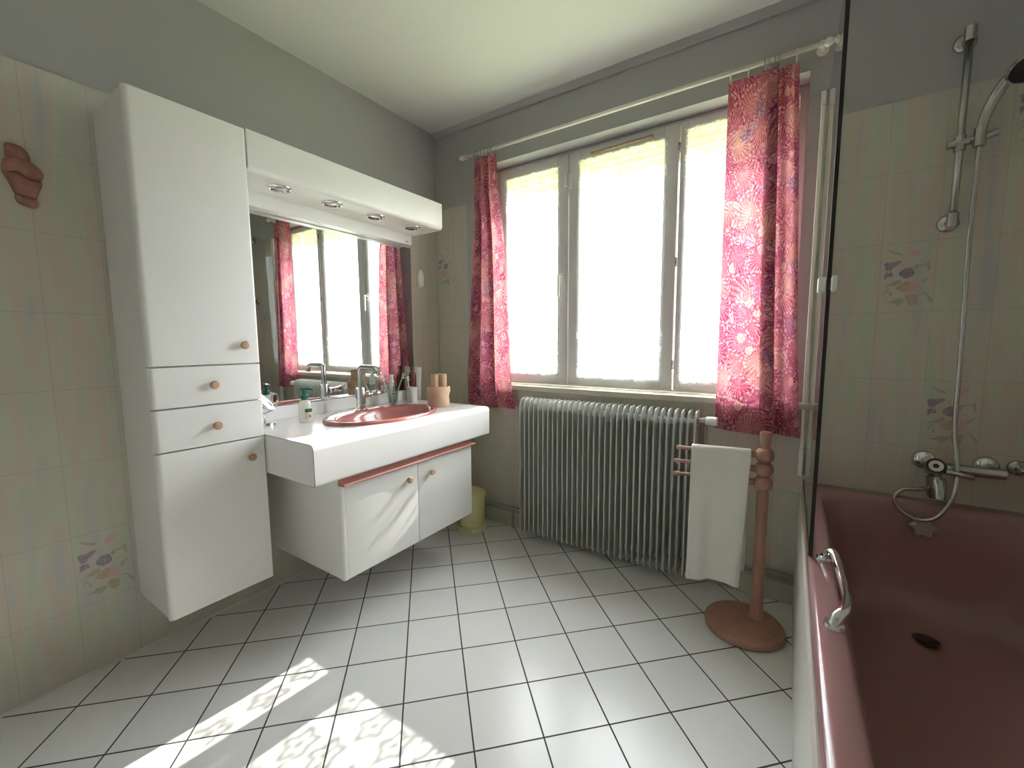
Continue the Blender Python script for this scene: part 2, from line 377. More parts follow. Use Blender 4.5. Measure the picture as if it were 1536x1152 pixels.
def flowers(parent, h0, z0, fn):
    bm = bmesh.new()
    for i, (P, mi) in enumerate(zip(FL, FM)):
        q = []
        for (px, py) in P:
            xl = 185-(py-240)*.09
            q.append((h0+(px-xl)/660*.15, z0+.25-(py-205)/830*.25))
        vs = [bm.verts.new(fn(a, b, .0004+.00006*i)) for a, b in q]
        f = bm.faces.new(vs); f.material_index = mi
        bmesh.ops.triangulate(bm, faces=[f])
    link('flower_print', bm, M['fl'], parent)
for h0, z0 in ((2.25, 1.25), (2.40, .75), (2.55, 1.75), (0, 1.5)): flowers(wf, h0, z0, lambda a, b, d: (a, -d, b))
flowers(wl, -1.80, .25, lambda a, b, d: (d, a, b))
# ------------------------------------------------------------------ window
wn_ = empty('window_1', (0, 0, 0)); wn_['kind'] = 'structure'
bm = bmesh.new(); FY0, FY1 = .105, .165
box(bm, WX0, .455, FY0, FY1, WZ0, WZ1); box(bm, 1.965, WX1, FY0, FY1, WZ0, WZ1)
box(bm, .455, 1.965, FY0, FY1, WZ1-.02, WZ1); box(bm, .455, 1.965, FY0, FY1, WZ0, WZ0+.012)
link('window_frame', bm, M['pvc'], wn_, bevel=.003)
SZ0, SZ1 = .903, 2.177
def sash(x0, x1, px0, px1, pz0, pz1, hinge=None):
    bm = bmesh.new(); y0, y1 = .088, .145
    box(bm, x0, px0, y0, y1, SZ0, SZ1); box(bm, px1, x1, y0, y1, SZ0, SZ1)
    box(bm, px0, px1, y0, y1, pz1, SZ1); box(bm, px0, px1, y0, y1, SZ0, pz0)
    s_ = link('sash', bm, M['pvc'], wn_, bevel=.004)
    link('pane', mbox(px0-.004, px1+.004, .112, .118, pz0-.004, pz1+.004), M['glass'], s_)
    return s_
s1 = sash(.457, .912, .505, .846, .965, 2.118); s2 = sash(.918, 1.492, .985, 1.425, .955, 2.118); s3 = sash(1.500, 1.963, 1.532, 1.91, .955, 2.135)
bm = bmesh.new(); box(bm, .862, .882, .076, .089, 1.475, 1.535); tube(bm, [(.872, .078, 1.515), (.872, .055, 1.515)], .007, 10)
box(bm, .865, .879, .048, .06, 1.40, 1.522)
link('window_handle', bm, M['white_plastic'], s1, bevel=.003)
for z_ in (2.06, 1.53, 1.03):
    bm = bmesh.new(); tube(bm, [(1.496, .082, z_-.022), (1.496, .082, z_+.022)], .006, 10); link('hinge', bm, M['chrome_dull'], s2)
bm = bmesh.new(); box(bm, .893, .911, .07, .088, 2.0, 2.06); box(bm, .919, .934, .074, .088, 1.985, 2.065); link('catch', bm, M['white_plastic'], s2, bevel=.002)
def lace(x0, x1, z0, z1, seed, label):
    nx, nz = 36, 40; bm = bmesh.new(); uvl = bm.loops.layers.uv.new('UVMap'); rnd = random.Random(seed); ph = rnd.random()*6
    V = {}
    for j in range(nz+1):
        for i in range(nx+1):
            u = i/nx; v = j/nz
            sc = .004*math.sin(v*60*1.6) if i in (0, nx) else 0
            x = x0+(x1-x0)*u+(sc if i == nx else -sc); z = z0+(z1-z0)*v
            V[i, j] = bm.verts.new((x, .081+.003*math.sin(u*31+ph)+.0015*math.sin(u*67+v*2), z+(.004*math.sin(u*50) if j == 0 else 0)))
    for j in range(nz):
        for i in range(nx):
            f = bm.faces.new((V[i, j], V[i+1, j], V[i+1, j+1], V[i, j+1])); f.smooth = True
            for lo, (a, b) in zip(f.loops, ((i, j), (i+1, j), (i+1, j+1), (i, j+1))): lo[uvl].uv = (x0+(x1-x0)*a/nx, z0-.96+(z1-z0)*b/nz)
    o = link('lace_curtain', bm, M['lace'], smooth=True); return tag(o, label, 'curtain', 'lace net curtains on the window sashes')
lace(.492, .862, .950, 2.120, 1, 'white lace net curtain on the sash with the window handle')
lace(.972, 1.442, .940, 2.122, 2, 'white lace net curtain on the middle sash under a thin wooden rod')
lace(1.518, 1.925, .935, 2.140, 3, 'white lace net curtain half covered by the wide shell-print curtain')
bm = bmesh.new(); tube(bm, [(1.055, .076, 2.138), (1.365, .076, 2.143)], .006, 10); tube(bm, [(1.05, .078, 2.138), (1.057, .078, 2.138)], .009, 10); tube(bm, [(1.363, .078, 2.143), (1.37, .078, 2.143)], .009, 10)
tag(link('lace_curtain_rod', bm, M['wood']), 'thin pale wooden rod at the top of the middle window sash', 'curtain rod')
# shutter half-lowered outside
sh = empty('roller_shutter', (1.2, .24, 2.09)); tag(sh, 'cream roller shutter let down a little outside the top of the window', 'shutter')
bm = bmesh.new()
for k in range(5):
    z_ = 2.065-2.09+.008+k*.034-.0; box(bm, -.775, .775, -.006, .006, z_, z_+.030)
sl_ = link('shutter_lath', bm, M['shutter'], sh, bevel=.003)
link('bottom_bar', mbox(-.775, .775, -.009, .009, -.037, -.019), M['shutter'], sh)
# outdoors
hs = empty('neighbour_house', (-8.3, 25, -3)); tag(hs, 'pale gabled house seen faintly through the middle lace curtain', 'building')
bm = bmesh.new(); prism(bm, [(-1.4, 0), (1.4, 0), (1.4, 4.7), (0, 6.5), (-1.4, 4.7)], lambda a, b, d: (a, d, b), 0, 6); link('wall', bm, M['house'], hs)
bm = bmesh.new(); prism(bm, [(-1.6, 4.45), (0, 6.5), (1.6, 4.45), (1.6, 4.65), (0, 6.72), (-1.6, 4.65)], lambda a, b, d: (a, d, b), -.3, 6.2); link('roof', bm, M['roof'], hs)
bm = bmesh.new()
for r_ in range(46):
    cx_ = -22+r_*.95; rr = .8+random.random()*.7
    lathe(bm, [(0, -rr), (rr*.7, -rr*.7), (rr, 0), (rr*.7, rr*.7), (0, rr)], (cx_+random.random(), 21+random.random()*2, -2+random.random()*1.3), n=9)
tag(link('hedge', bm, M['hedge'], kind='stuff'), 'green hedge outside below the window', 'hedge', kind='stuff')
struct('ground', mbox(-40, 30, .6, 60, -3.2, -3), M['lawn'])
# ------------------------------------------------------------------ tall cabinet
tc_ = empty('tall_cabinet', (0, -1.47, .22)); tag(tc_, 'tall white wall-hung cupboard with two drawers between its doors', 'cabinet')
def L(o, p): # keep world coords with parent at p
    o.location = -Vector(p); return o
CP = (0, -1.47, .22)
def cbox(name, a, m, par, P, **k):
    o = link(name, mbox(*a), m, par, **k); o.location = (-Vector(P)) if par and par.parent is None else (0, 0, 0); return o
cbox('body', (.002, .276, -1.638, -1.302, .222, 1.918), M['white_lam'], tc_, CP, bevel=.002)
def knob(parent, x, y, z, off=(0, 0, 0)):
    bm = mlathe([(0, 0), (.006, 0), (.006, .008), (.0135, .012), (.0145, .018), (.012, .023), (0, .025)], (x, y, z), axis='X', n=20)
    o = link('knob', bm, M['wood'], parent, smooth=True, autos=50); o.location = off; return o
def front(name, P, par, x0, x1, y0, y1, z0, z1, kn, r=.022):
    bm = bmesh.new()
    # one upright edge pair rounded like a soft moulded door
    prism(bm, rrect(y0, y1, x0, x1, (r*.45, r*.75, 0, 0), 5), lambda a, b, d: (b, a, d), z0, z1)
    o = link(name, bm, M['white_lam'], par, smooth=True, autos=35); o.location = -Vector(P)
    b_ = o.modifiers.new('b', 'BEVEL'); b_.width = .0018; b_.segments = 2; b_.limit_method = 'ANGLE'; b_.angle_limit = math.radians(60)
    if kn: knob(o, x1, kn[0], kn[1])
    return o
FX0, FX1 = .281, .300
front('door', CP, tc_, FX0, FX1, -1.640, -1.300, 1.0760, 1.920, (-1.357, 1.142))
front('drawer', CP, tc_, FX0, FX1, -1.640, -1.300, .9375, 1.0715, (-1.464, 1.005))
front('drawer', CP, tc_, FX0, FX1, -1.640, -1.300, .7945, .9330, (-1.464, .861))
front('door', CP, tc_, FX0, FX1, -1.640, -1.300, .220, .7900, (-1.357, .722))
# ------------------------------------------------------------------ lighting canopy
LP = (0, -.78, 1.78)
cn = empty('lighting_canopy', LP); tag(cn, 'long white box canopy with four recessed spotlights above the mirror', 'light fitting')
bm = bmesh.new(); prism(bm, rrect(0, .3, 1.78, 1.925, (.004, 0, 0, .022), 6), lambda a, b, d: (a, d, b), -1.299, -.268)
o = link('housing', bm, M['white_lam'], cn, smooth=True, autos=35); o.location = -Vector(LP)
b_ = o.modifiers.new('b', 'BEVEL'); b_.width = .003; b_.segments = 2; b_.limit_method = 'ANGLE'; b_.angle_limit = math.radians(60)
o = link('back_board', mbox(.001, .080, -1.299, -.296, 1.720, 1.785), M['white_lam'], cn, bevel=.003); o.location = -Vector(LP)
link('dark_slot', mbox(.0795, .081, -.345, -.325, 1.732, 1.736), M['dark'], o)
for y_ in (-1.137, -.900, -.660, -.416):
    c_ = (.210, y_, 1.78)
    ring = link('downlight', mlathe([(.035, 0), (.046, 0), (.047, -.003), (.041, -.008), (.036, -.007), (.033, .002), (.033, .0)], c_, n=28), M['chrome'], cn, smooth=True); ring.location = -Vector(LP)
    link('lens', mlathe([(0, -.005), (.014, -.005), (.026, -.0015), (.0335, -.0005)], c_, n=24), mat('downlight_lens', (.75, .75, .72), .15, .5), ring, smooth=True)
# ------------------------------------------------------------------ mirror
MP = (0, -.78, .86)
mi = empty('wall_mirror', MP); tag(mi, 'wide frameless mirror above the washbasin worktop', 'mirror')
o = link('backing', mbox(.001, .014, -1.295, -.255, .862, 1.718), M['backing_grey'], mi); o.location = -Vector(MP)
bm = bmesh.new(); box(bm, .015, .020, -1.296, -.252, .862, 1.718)
o = link('mirror_glass', bm, M['mirror'], mi, bevel=.0015); o.location = -Vector(MP)
o = link('edge_channel', mbox(.0145, .024, -1.297, -.251, .859, .8655), M['chrome_dull'], mi); o.location = -Vector(MP)
# ------------------------------------------------------------------ worktop with hole
WT = .795; WB = .642; WXF = .62; WY0, WY1 = -1.297, -.275
BC = (.34, -.76); BA, BB = .300, .200
def boolean(a, cutter):
    md = a.modifiers.new('x', 'BOOLEAN'); md.operation = 'DIFFERENCE'; md.object = cutter; md.solver = 'EXACT'
    dg = bpy.context.evaluated_depsgraph_get(); me = bpy.data.meshes.new_from_object(a.evaluated_get(dg))
    a.modifiers.remove(md); old = a.data; a.data = me; bpy.data.objects.remove(cutter)
bm = bmesh.new()
prof = rrect(0.001, WXF, WB, WT, (.022, 0, 0, .012), 8)
prism(bm, prof, lambda a, b, d: (a, d, b), WY0, WY1)
wt = link('vanity_worktop', bm, M['white_top'])
cut = link('cut', mlathe([(0, -.2), (1, -.2), (1, .1), (0, .1)], (BC[0], BC[1], WT), n=64, sx=BB-.016, sy=BA-.016), M['white_top'])
bpy.context.view_layer.update(); boolean(wt, cut)
for p_ in wt.data.polygons: p_.use_smooth = True
wt.data.set_sharp_from_angle(angle=math.radians(35))
tag(wt, 'thick white washbasin worktop hung between the tall cupboard and the window wall', 'worktop')
bm = bmesh.new(); box(bm, .001, .026, WY0, -.245, WT, .858); link('upstand', bm, M['white_top'], wt, bevel=.004)
for yy_, s_ in ((WY0, -1), (WY1, 1)):
    bm = bmesh.new(); prism(bm, rrect(.003, WXF, WB, WT, (.022, 0, 0, .012), 8), lambda a, b, d: (a, d, b), yy_, yy_+s_*.0012)
    link('edge_line', bm, M['edge_dark'], wt)
    bm = bmesh.new(); prism(bm, rrect(.004, WXF-.002, WB+.002, WT-.002, (.021, 0, 0, .011), 8), lambda a, b, d: (a, d, b), yy_+s_*.0011, yy_+s_*.002)
    link('end_cap', bm, M['white_top'], wt)
# ------------------------------------------------------------------ washbasin
bm = bmesh.new(); n = 64
# outer rim ellipse -> inner bowl ellipse moved to the front
def ering(cx, cy, a, b, z): return [bm.verts.new((cx+b*math.cos(t*2*PI/n), cy+a*math.sin(t*2*PI/n), z)) for t in range(n)]
R_ = [ering(BC[0], BC[1], BA, BB, WT+.0005), ering(BC[0], BC[1], BA-.001, BB-.001, WT+.010), ering(BC[0], BC[1], BA-.007, BB-.007, WT+.015), ering(BC[0], BC[1], BA-.016, BB-.016, WT+.015)]
bx = BC[0]+.025
for a_, b_, z_ in ((.262, .150, .011), (.254, .143, .004), (.245, .135, -.015), (.222, .118, -.06), (.18, .095, -.09), (.11, .06, -.108), (.03, .03, -.114)): R_.append(ering(bx+(.0 if a_ > .2 else -.0), BC[1], a_, b_, WT+z_))
for a_, b_ in zip(R_, R_[1:]):
    for t in range(n):
        f = bm.faces.new((a_[t], a_[(t+1) % n], b_[(t+1) % n], b_[t])); f.smooth = True
bm.faces.new(R_[-1])
ws = empty('washbasin', (BC[0], BC[1], WT)); tag(ws, 'oval rose pink washbasin set into the white worktop', 'washbasin')
o = link('bowl', bm, M['pink'], ws, smooth=True, autos=60); o.location = (-BC[0], -BC[1], -WT)
o = link('waste', mlathe([(0, .002), (.022, .002), (.026, 0), (.026, -.003)], (bx, BC[1], WT-.111), n=24), M['chrome'], ws, smooth=True); o.location = (-BC[0], -BC[1], -WT)
o = link('overflow_ring', mlathe([(.012, 0), (.015, .001), (.017, -.001)], (.20, -.62, WT+.0145), n=20), M['chrome'], ws, smooth=True); o.location = (-BC[0], -BC[1], -WT)
# tap
TX, TY = .176, -.766; tp = empty('basin_tap', (TX, TY, WT+.014)); tag(tp, 'tall chrome mixer tap standing on the pink washbasin rim', 'tap')
link('tap_body', mlathe([(0, 0), (.031, 0), (.031, .004), (.025, .006), (.0235, .10), (.021, .112), (.012, .114), (0, .114)], (0, 0, 0), n=32), M['chrome'], tp, smooth=True, autos=40)
pts = [(0, 0, .11), (0, 0, .195)]+[( .022-.022*math.cos(t), 0, .195+.022*math.sin(t)) for t in [PI/2*k/8 for k in range(1, 9)]]+[(.115, 0, .217), (.135, 0, .212), (.143, 0, .198)]
bm = bmesh.new(); tube(bm, pts, [.0135]*(len(pts)-3)+[.012, .012, .012], 16); sp = link('spout', bm, M['chrome'], tp, smooth=True, autos=50)
bm = bmesh.new(); tube(bm, [(.143, 0, .202), (.149, 0, .182)], .0125, 16); link('aerator', bm, M['chrome_dull'], sp)
bm = bmesh.new(); tube(bm, [(.003, .018, .074), (.012, .05, .076)], .017, 16); tube(bm, [(.012, .05, .076), (.018, .070, .077), (.030, .118, .079)], [.011, .0145, .0125], 14)
tube(bm, [(.018, .075, .086), (.031, .122, .090)], [.004, .005], 8); link('lever', bm, M['chrome'], tp)
# ------------------------------------------------------------------ vanity cabinet
VP = (0, -.79, .232); vc = empty('vanity_cabinet', VP); tag(vc, 'white two-door cupboard hung under the washbasin worktop', 'cabinet')
bm = bmesh.new(); X1 = .575; y0, y1, z0, z1 = -1.185, -.405, .234, .6405
box(bm, .001, X1, y0, y0+.018, z0, z1); box(bm, .001, X1, y1-.018, y1, z0, z1); box(bm, .001, X1, y0+.018, y1-.018, z0, z0+.018); box(bm, .001, .012, y0+.018, y1-.018, z0+.018, z1)
o = link('body', bm, M['white_lam'], vc, bevel=.0015); o.location = -Vector(VP)
link_knobs = []
def vdoor(ya, yb, ky):
    bm = bmesh.new(); prism(bm, rrect(ya, yb, .577, .596, (.004, .004, 0, 0), 4), lambda a, b, d: (b, a, d), .232, .607)
    o = link('door', bm, M['white_lam'], vc, smooth=True, autos=35); o.location = -Vector(VP)
    b_ = o.modifiers.new('b', 'BEVEL'); b_.width = .0015; b_.segments = 2; b_.limit_method = 'ANGLE'; b_.angle_limit = math.radians(60)
    knob(o, .596, ky, .543)
vdoor(-1.166, -.7915, -.852); vdoor(-.7885, -.405, -.712)
bm = bmesh.new(); prism(bm, rrect(-1.185, -1.1675, .575, .596, (.0, .010, 0, 0), 4), lambda a, b, d: (b, a, d), .232, .607)
o = link('corner_strip', bm, M['white_lam'], vc, smooth=True, autos=35); o.location = -Vector(VP)
# grip rail: hollow cove with a lower lip
bm = bmesh.new(); pr_ = [(.577, .609), (.612, .609), (.6145, .613), (.612, .6185), (.604, .6165), (.594, .617), (.586, .621), (.581, .628), (.580, .635), (.581, .641), (.577, .641)]
prism(bm, pr_, lambda a, b, d: (a, d, b), -1.180, -.392); o = link('grip_rail', bm, M['rail'], vc, smooth=True, autos=40); o.location = -Vector(VP)
# ------------------------------------------------------------------ things on the worktop
sb_ = empty('soap_dispenser', (.186, -1.068, WT)); sb_.rotation_euler = (0, 0, math.radians(50)); tag(sb_, 'clear pump bottle of white hand soap with a dark green pump', 'soap bottle')
link('bottle', mlathe([(0, 0), (.024, 0), (.027, .004), (.028, .03), (.0255, .065), (.026, .085), (.02, .098), (.011, .103), (.011, .108)], (0, 0, 0), n=28, sx=1, sy=.72), mat('milky_bottle', (.80, .82, .74), .15), sb_, smooth=True, autos=60)
bm = mlathe([(.0115, .102), (.0145, .104), (.0145, .120), (.010, .124), (.006, .126), (.005, .142), (0, .142)], (0, 0, 0), n=20)
tube(bm, [(0, 0, .141), (0, 0, .150)], .009, 12); tube(bm, [(-.012, 0, .150), (.018, 0, .151), (.036, 0, .147)], [.006, .005, .004], 10); link('pump', bm, M['green'], sb_, smooth=True, autos=45)
def patch(name, a0, a1, z0, z1, m_):
    bm = bmesh.new(); N = 8; r0, r1 = [], []
    for i in range(N+1):
        t = math.radians(a0+(a1-a0)*i/N); x_, y_ = .0287*math.cos(t), .0209*math.sin(t); r0.append(bm.verts.new((x_, y_, z0))); r1.append(bm.verts.new((x_*.965, y_*.965, z1)))
    for i in range(N): bm.faces.new((r0[i], r0[i+1], r1[i+1], r1[i])).smooth = True
    return link(name, bm, m_, sb_)
patch('label', -85, -5, .018, .046, M['label_pale']); patch('label', -85, -5, .047, .063, M['label']); patch('label', -52, -30, .024, .040, M['label_red'])
mk = empty('makeup_mirror', (.108, -1.205, WT)); tag(mk, 'small round chrome table mirror half hidden beside the tall cupboard', 'mirror')
link('base', mlathe([(0, 0), (.042, 0), (.043, .004), (.040, .011), (.03, .013), (0, .014)], (0, 0, 0), n=32), M['chrome'], mk, smooth=True, autos=40)
bm = bmesh.new(); tube(bm, [(0, 0, .012), (0, 0, .055)], .004, 10); tube(bm, spline([(0, -.058, .105), (0, -.045, .07), (0, 0, .054), (0, .045, .07), (0, .058, .105)]), .0025, 8); link('stem', bm, M['chrome'], mk)
Mx = Matrix.Rotation(math.radians(38), 3, 'Y') @ Matrix.Identity(3)
nn_ = Vector((.45, .6, .66)).normalized(); ua, ub = frame_of(nn_); Mx = Matrix((ua, ub, nn_)).transposed()
bm = mlathe([(.0, .004), (.050, .004), (.055, .005), (.057, 0), (.055, -.005), (.0, -.007)], (0, 0, .105), n=40, M=Mx); link('mirror_disc', bm, M['chrome'], mk, smooth=True, autos=40)
def cup(name, loc, r0, r1, h, m_, label, cat='cup', wall=.002, rim=True):
    bm = mlathe([(0, 0), (r0, 0), (r1, h), (r1-wall, h), (r0-wall, .004), (0, .004)], (0, 0, 0), n=28)
    o = link(name, bm, m_, smooth=True, autos=40); o.location = loc; tag(o, label, cat); return o
GL = (.118, -.508, WT); CU = (.137, -.382, WT)
cup('toothbrush_tumbler', GL, .024, .031, .11, M['tumbler'], 'frosted clear tumbler holding toothbrushes behind the washbasin', 'tumbler')
cup('toothbrush_mug', CU, .029, .029, .092, mat('ribbed_white_ceramic', (.78, .78, .75), .4), 'white straight mug holding one toothbrush beside the towel basket', 'mug')
cup('white_beaker', (.052, -.262, WT), .022, .032, .20, M['white_plastic'], 'tall white beaker at the back corner behind the towel basket', 'beaker')
bt = empty('brown_bottle', (.075, -.318, WT)); tag(bt, 'dark red-brown bottle at the back behind the towel basket', 'bottle')
link('bottle_body', mlathe([(0, 0), (.020, 0), (.022, .004), (.022, .15), (.016, .17), (.010, .178), (.010, .19)], (0, 0, 0), n=24), M['brown_glass'], bt, smooth=True, autos=50)
link('cap', mlathe([(0, .186), (.013, .186), (.013, .210), (0, .211)], (0, 0, 0), n=20), M['brown_glass'], bt, smooth=True, autos=50)
def brush(base, tip, m_, label, head=True):
    base = Vector(base); tip = Vector(tip); d = (tip-base)
    root = empty('toothbrush', base); tag(root, label, 'toothbrush')
    bm = bmesh.new(); q = [d*k for k in (0, .3, .6, .78, 1)]; tube(bm, [Vector(p) for p in q], [.0045, .005, .0042, .0028, .0045], 8); link('handle', bm, m_, root)
    if head:
        u, w = frame_of(d); bm = bmesh.new(); dn = d.normalized(); s0 = d*.86
        tube(bm, [s0+u*.003, s0+u*.012], .006, 6); tube(bm, [d*.95+u*.003, d*.95+u*.012], .006, 6); link('bristles', bm, M['white_plastic'], root)
brush((.110, -.500, WT+.006), (.105, -.575, WT+.165), M['white_plastic'], 'white toothbrush leaning towards the tap in the clear tumbler')
brush((.125, -.515, WT+.006), (.150, -.455, WT+.18), M['blue'], 'green toothbrush leaning away from the tap in the clear tumbler')
brush((.137, -.382, WT+.006), (.120, -.405, WT+.155), M['white_plastic'], 'white toothbrush standing in the white mug')
bm = bmesh.new(); pts = [(0, 0, 0), (0, -.004, .03), (0, -.008, .1), (0, -.01, .135)]
def flat(z, w_, t_): return [(-t_, -w_, z), (t_, -w_, z), (t_, w_, z), (-t_, w_, z)]
rs_ = [flat(.0, .009, .009), flat(.03, .009, .009), flat(.035, .014, .011), flat(.09, .016, .010), flat(.14, .018, .002)]
vs_ = [[bm.verts.new(p) for p in r] for r in rs_]
for a_, b_ in zip(vs_, vs_[1:]):
    for t in range(4): bm.faces.new((a_[t], a_[(t+1) % 4], b_[(t+1) % 4], b_[t]))
bm.faces.new(vs_[0]); bm.faces.new(vs_[-1])
o = link('toothpaste_tube', bm, M['white_plastic'], bevel=.002); o.location = (.104, -.505, WT+.008+.165); o.rotation_euler = (math.radians(180), 0, math.radians(20)); tag(o, 'white toothpaste tube with dark print standing in the clear tumbler', 'toothpaste')
bm = bmesh.new()
for k in range(5): box(bm, .0085, .0115, -.006+.001*(k % 2), .004+.002*(k % 3), .05+.014*k, .057+.014*k)
link('print', bm, M['print_dark'], o)
# basket with rolled towels
BK = (.372, -.408, WT)
bm = bmesh.new(); nn = 48; rings = []
for r, z in ((.0, 0), (.050, 0), (.058, .006), (.061, .03), (.058, .055), (.060, .072), (.063, .078), (.0635, .095), (.062, .110), (.058, .113), (.055, .108), (.054, .03), (.0, .028)):
    if r == 0: rings.append([bm.verts.new((0, 0, z))]); continue
    rings.append([bm.verts.new(((r+.0016*math.sin(3*t+z*60)+.0013*math.sin(7*t+z*90))*math.cos(t), (r+.0014*math.sin(4*t+z*70))*math.sin(t), z+(.002*math.sin(5*t+z*40) if z > .01 else 0))) for t in [2*PI*i/nn for i in range(nn)]])
for a_, b_ in zip(rings, rings[1:]):
    for t in range(nn):
        t2 = (t+1) % nn
        if len(a_) == 1: bm.faces.new((a_[0], b_[t], b_[t2]))
        elif len(b_) == 1: bm.faces.new((a_[t], a_[t2], b_[0]))
        else: bm.faces.new((a_[t], a_[t2], b_[t2], b_[t]))
o = link('towel_basket', bm, M['beige'], smooth=True); o.location = BK; tag(o, 'round beige towelling basket with a folded-down brim', 'basket')
def roll(r, h, turns=3.2):
    bm = bmesh.new(); N = 96; out = []
    for i in range(N+1):
        t = i/N; a = t*turns*2*PI; rr = .004+(r-.004)*t; out.append((rr*math.cos(a), rr*math.sin(a)))
    lv = [(0, .96), (.004, 1), (h-.012, 1), (h-.005, .985), (h, .95)]
    R2 = []
    for z, s in lv: R2.append([bm.verts.new((x*s, y*s, z)) for x, y in out])
    for a_, b_ in zip(R2, R2[1:]):
        for i in range(N): bm.faces.new((a_[i], a_[i+1], b_[i+1], b_[i])).smooth = True
    inner = [bm.verts.new((x*.86, y*.86, h-.004)) for x, y in out]; top = R2[-1]
    for i in range(N): bm.faces.new((top[i], top[i+1], inner[i+1], inner[i])).smooth = True
    o = link('rolled_towel', bm, M['beige']); sd = o.modifiers.new('s', 'SOLIDIFY'); sd.thickness = .004; return o
tw0 = roll(.0225, .150)
for i, (dx, dy, lb) in enumerate(((-.002, -.0275, 'beige rolled face towel in the basket, nearest the tap'), (-.0225, .0165, 'beige rolled face towel in the basket, nearest the window'), (.0255, .0135, 'beige rolled face towel at the front of the basket'))):
    o = tw0 if i == 0 else tw0.copy()
    if i: C.objects.link(o)
    o.location = (BK[0]+dx, BK[1]+dy, BK[2]+.03); o.rotation_euler = (0, 0, i*2.1); tag(o, lb, 'towel', 'rolled towels in the basket')
# ------------------------------------------------------------------ wall ornaments
orn = empty('wall_ornament', (0, -1.815, 1.66)); tag(orn, 'pink terracotta figure plaque hung on the pastel wall tiles', 'ornament')
def relief(bm, outline, cx, cz, depth, mi=0):
    """domed relief from an outline (y,z): rings shrink towards the middle while rising"""
    N = len(outline); rr = []
    for s, d in ((1, .001), (1, .45), (.93, .72), (.78, .9), (.5, 1), (.2, 1.03)):
        rr.append([bm.verts.new((depth*d, cx+(y-cx)*s, cz+(z-cz)*s)) for y, z in outline])
    for a_, b_ in zip(rr, rr[1:]):
        for t in range(N): bm.faces.new((a_[t], a_[(t+1) % N], b_[(t+1) % N], b_[t])).smooth = True
    bm.faces.new(rr[-1]); bm.faces.new(rr[0])
def sm(pts, k=4):
    P = [Vector((a, b, 0)) for a, b in pts]; out = []; n_ = len(P)
    for i in range(n_):
        p0, p1, p2, p3 = P[i-1], P[i], P[(i+1) % n_], P[(i+2) % n_]
        for j in range(k):
            t = j/k; q = .5*((2*p1)+(p2-p0)*t+(2*p0-5*p1+4*p2-p3)*t*t+(3*p1-p0-3*p2+p3)*t**3); out.append((q.x, q.y))
    return out
def oz(pts):  # zoom pixels of the plaque -> y,z about its middle
    return [((x-255)/798*.15, (560-y)/1152*.255) for x, y in pts]
for nm, P, dp in (('cap', [(110, 180), (170, 160), (250, 165), (320, 200), (360, 260), (365, 350), (300, 400), (180, 400), (110, 340), (105, 250)], .022),
              ('torso', [(95, 360), (200, 340), (360, 360), (450, 420), (495, 490), (470, 570), (380, 600), (280, 590), (200, 530), (80, 560), (50, 480)], .034),
              ('tunic', [(60, 540), (200, 520), (330, 575), (460, 590), (455, 680), (410, 780), (385, 850), (280, 840), (170, 815), (130, 730), (95, 640)], .026),
              ('boots', [(165, 815), (270, 825), (390, 860), (405, 920), (370, 965), (280, 960), (190, 930), (160, 880)], .020)):
    o_ = sm(oz(P)); cx_ = sum(a for a, b in o_)/len(o_); cz_ = sum(b for a, b in o_)/len(o_)
    bm = bmesh.new(); relief(bm, o_, cx_, cz_, dp); link(nm, bm, M['terra'], orn, smooth=True, autos=60)
bm = bmesh.new(); o_ = sm([(-.022, -.052), (.020, -.052), (.024, -.02), (.026, .015), (.016, .042), (.001, .056), (-.012, .044), (-.024, .018), (-.025, -.02)]); relief(bm, o_, 0, 0, .02)
o = link('wall_hook', bm, M['white_plastic'], smooth=True, autos=60); o.location = (0.0, -.163, 1.552); tag(o, 'small white pointed holder on the tiles beside the mirror', 'wall holder')
# ------------------------------------------------------------------ pedal bin
BN = (.388, -.155, 0); bn = empty('pedal_bin', BN, math.radians(-40)); tag(bn, 'pale yellow plastic pedal bin on the floor in the corner', 'bin')
link('bucket', mlathe([(0, .003), (.075, .003), (.078, .012), (.083, .20), (.085, .215)], (0, 0, 0), n=36), M['yellow'], bn, smooth=True, autos=50)
link('lid', mlathe([(.080, .212), (.091, .212), (.092, .222), (.088, .232), (.06, .247), (0, .252)], (0, 0, 0), n=36), M['yellow'], bn, smooth=True, autos=50)
link('foot_ring', mlathe([(.070, 0), (.088, 0), (.088, .03), (.080, .036)], (0, 0, 0), n=36), M['yellow'], bn, smooth=True, autos=50)
bm = bmesh.new(); box(bm, .083, .118, -.026, .026, .014, .026); link('pedal', bm, M['cream_plastic'], bn, bevel=.004)
# ------------------------------------------------------------------ radiator
RP = (1.2, -.11, .07); ra = empty('radiator', RP); tag(ra, 'wide grey finned radiator on the wall below the window', 'radiator')
FX_ = [.724+i*(1.646-.724)/31 for i in range(32)]
bm = bmesh.new(); prism(bm, rrect(-.124, -.028, .050, .832, (.010, .042, .010, .010), 8), lambda a, b, d: (d, a, b), -.0028, .0028)
prism(bm, rrect(-.126, -.117, .058, .795, .003, 3), lambda a, b, d: (d, a, b), -.0038, .0038)
fin = link('radiator_fin', bm, M['rad'], ra, smooth=True, autos=40); fin.location = (FX_[0]-RP[0], -RP[1], -RP[2])
b_ = fin.modifiers.new('b', 'BEVEL'); b_.width = .0015; b_.segments = 2; b_.limit_method = 'ANGLE'
for x_ in FX_[1:]:
    c_ = fin.copy(); C.objects.link(c_); c_.parent = ra; c_.location = (x_-RP[0], -RP[1], -RP[2])
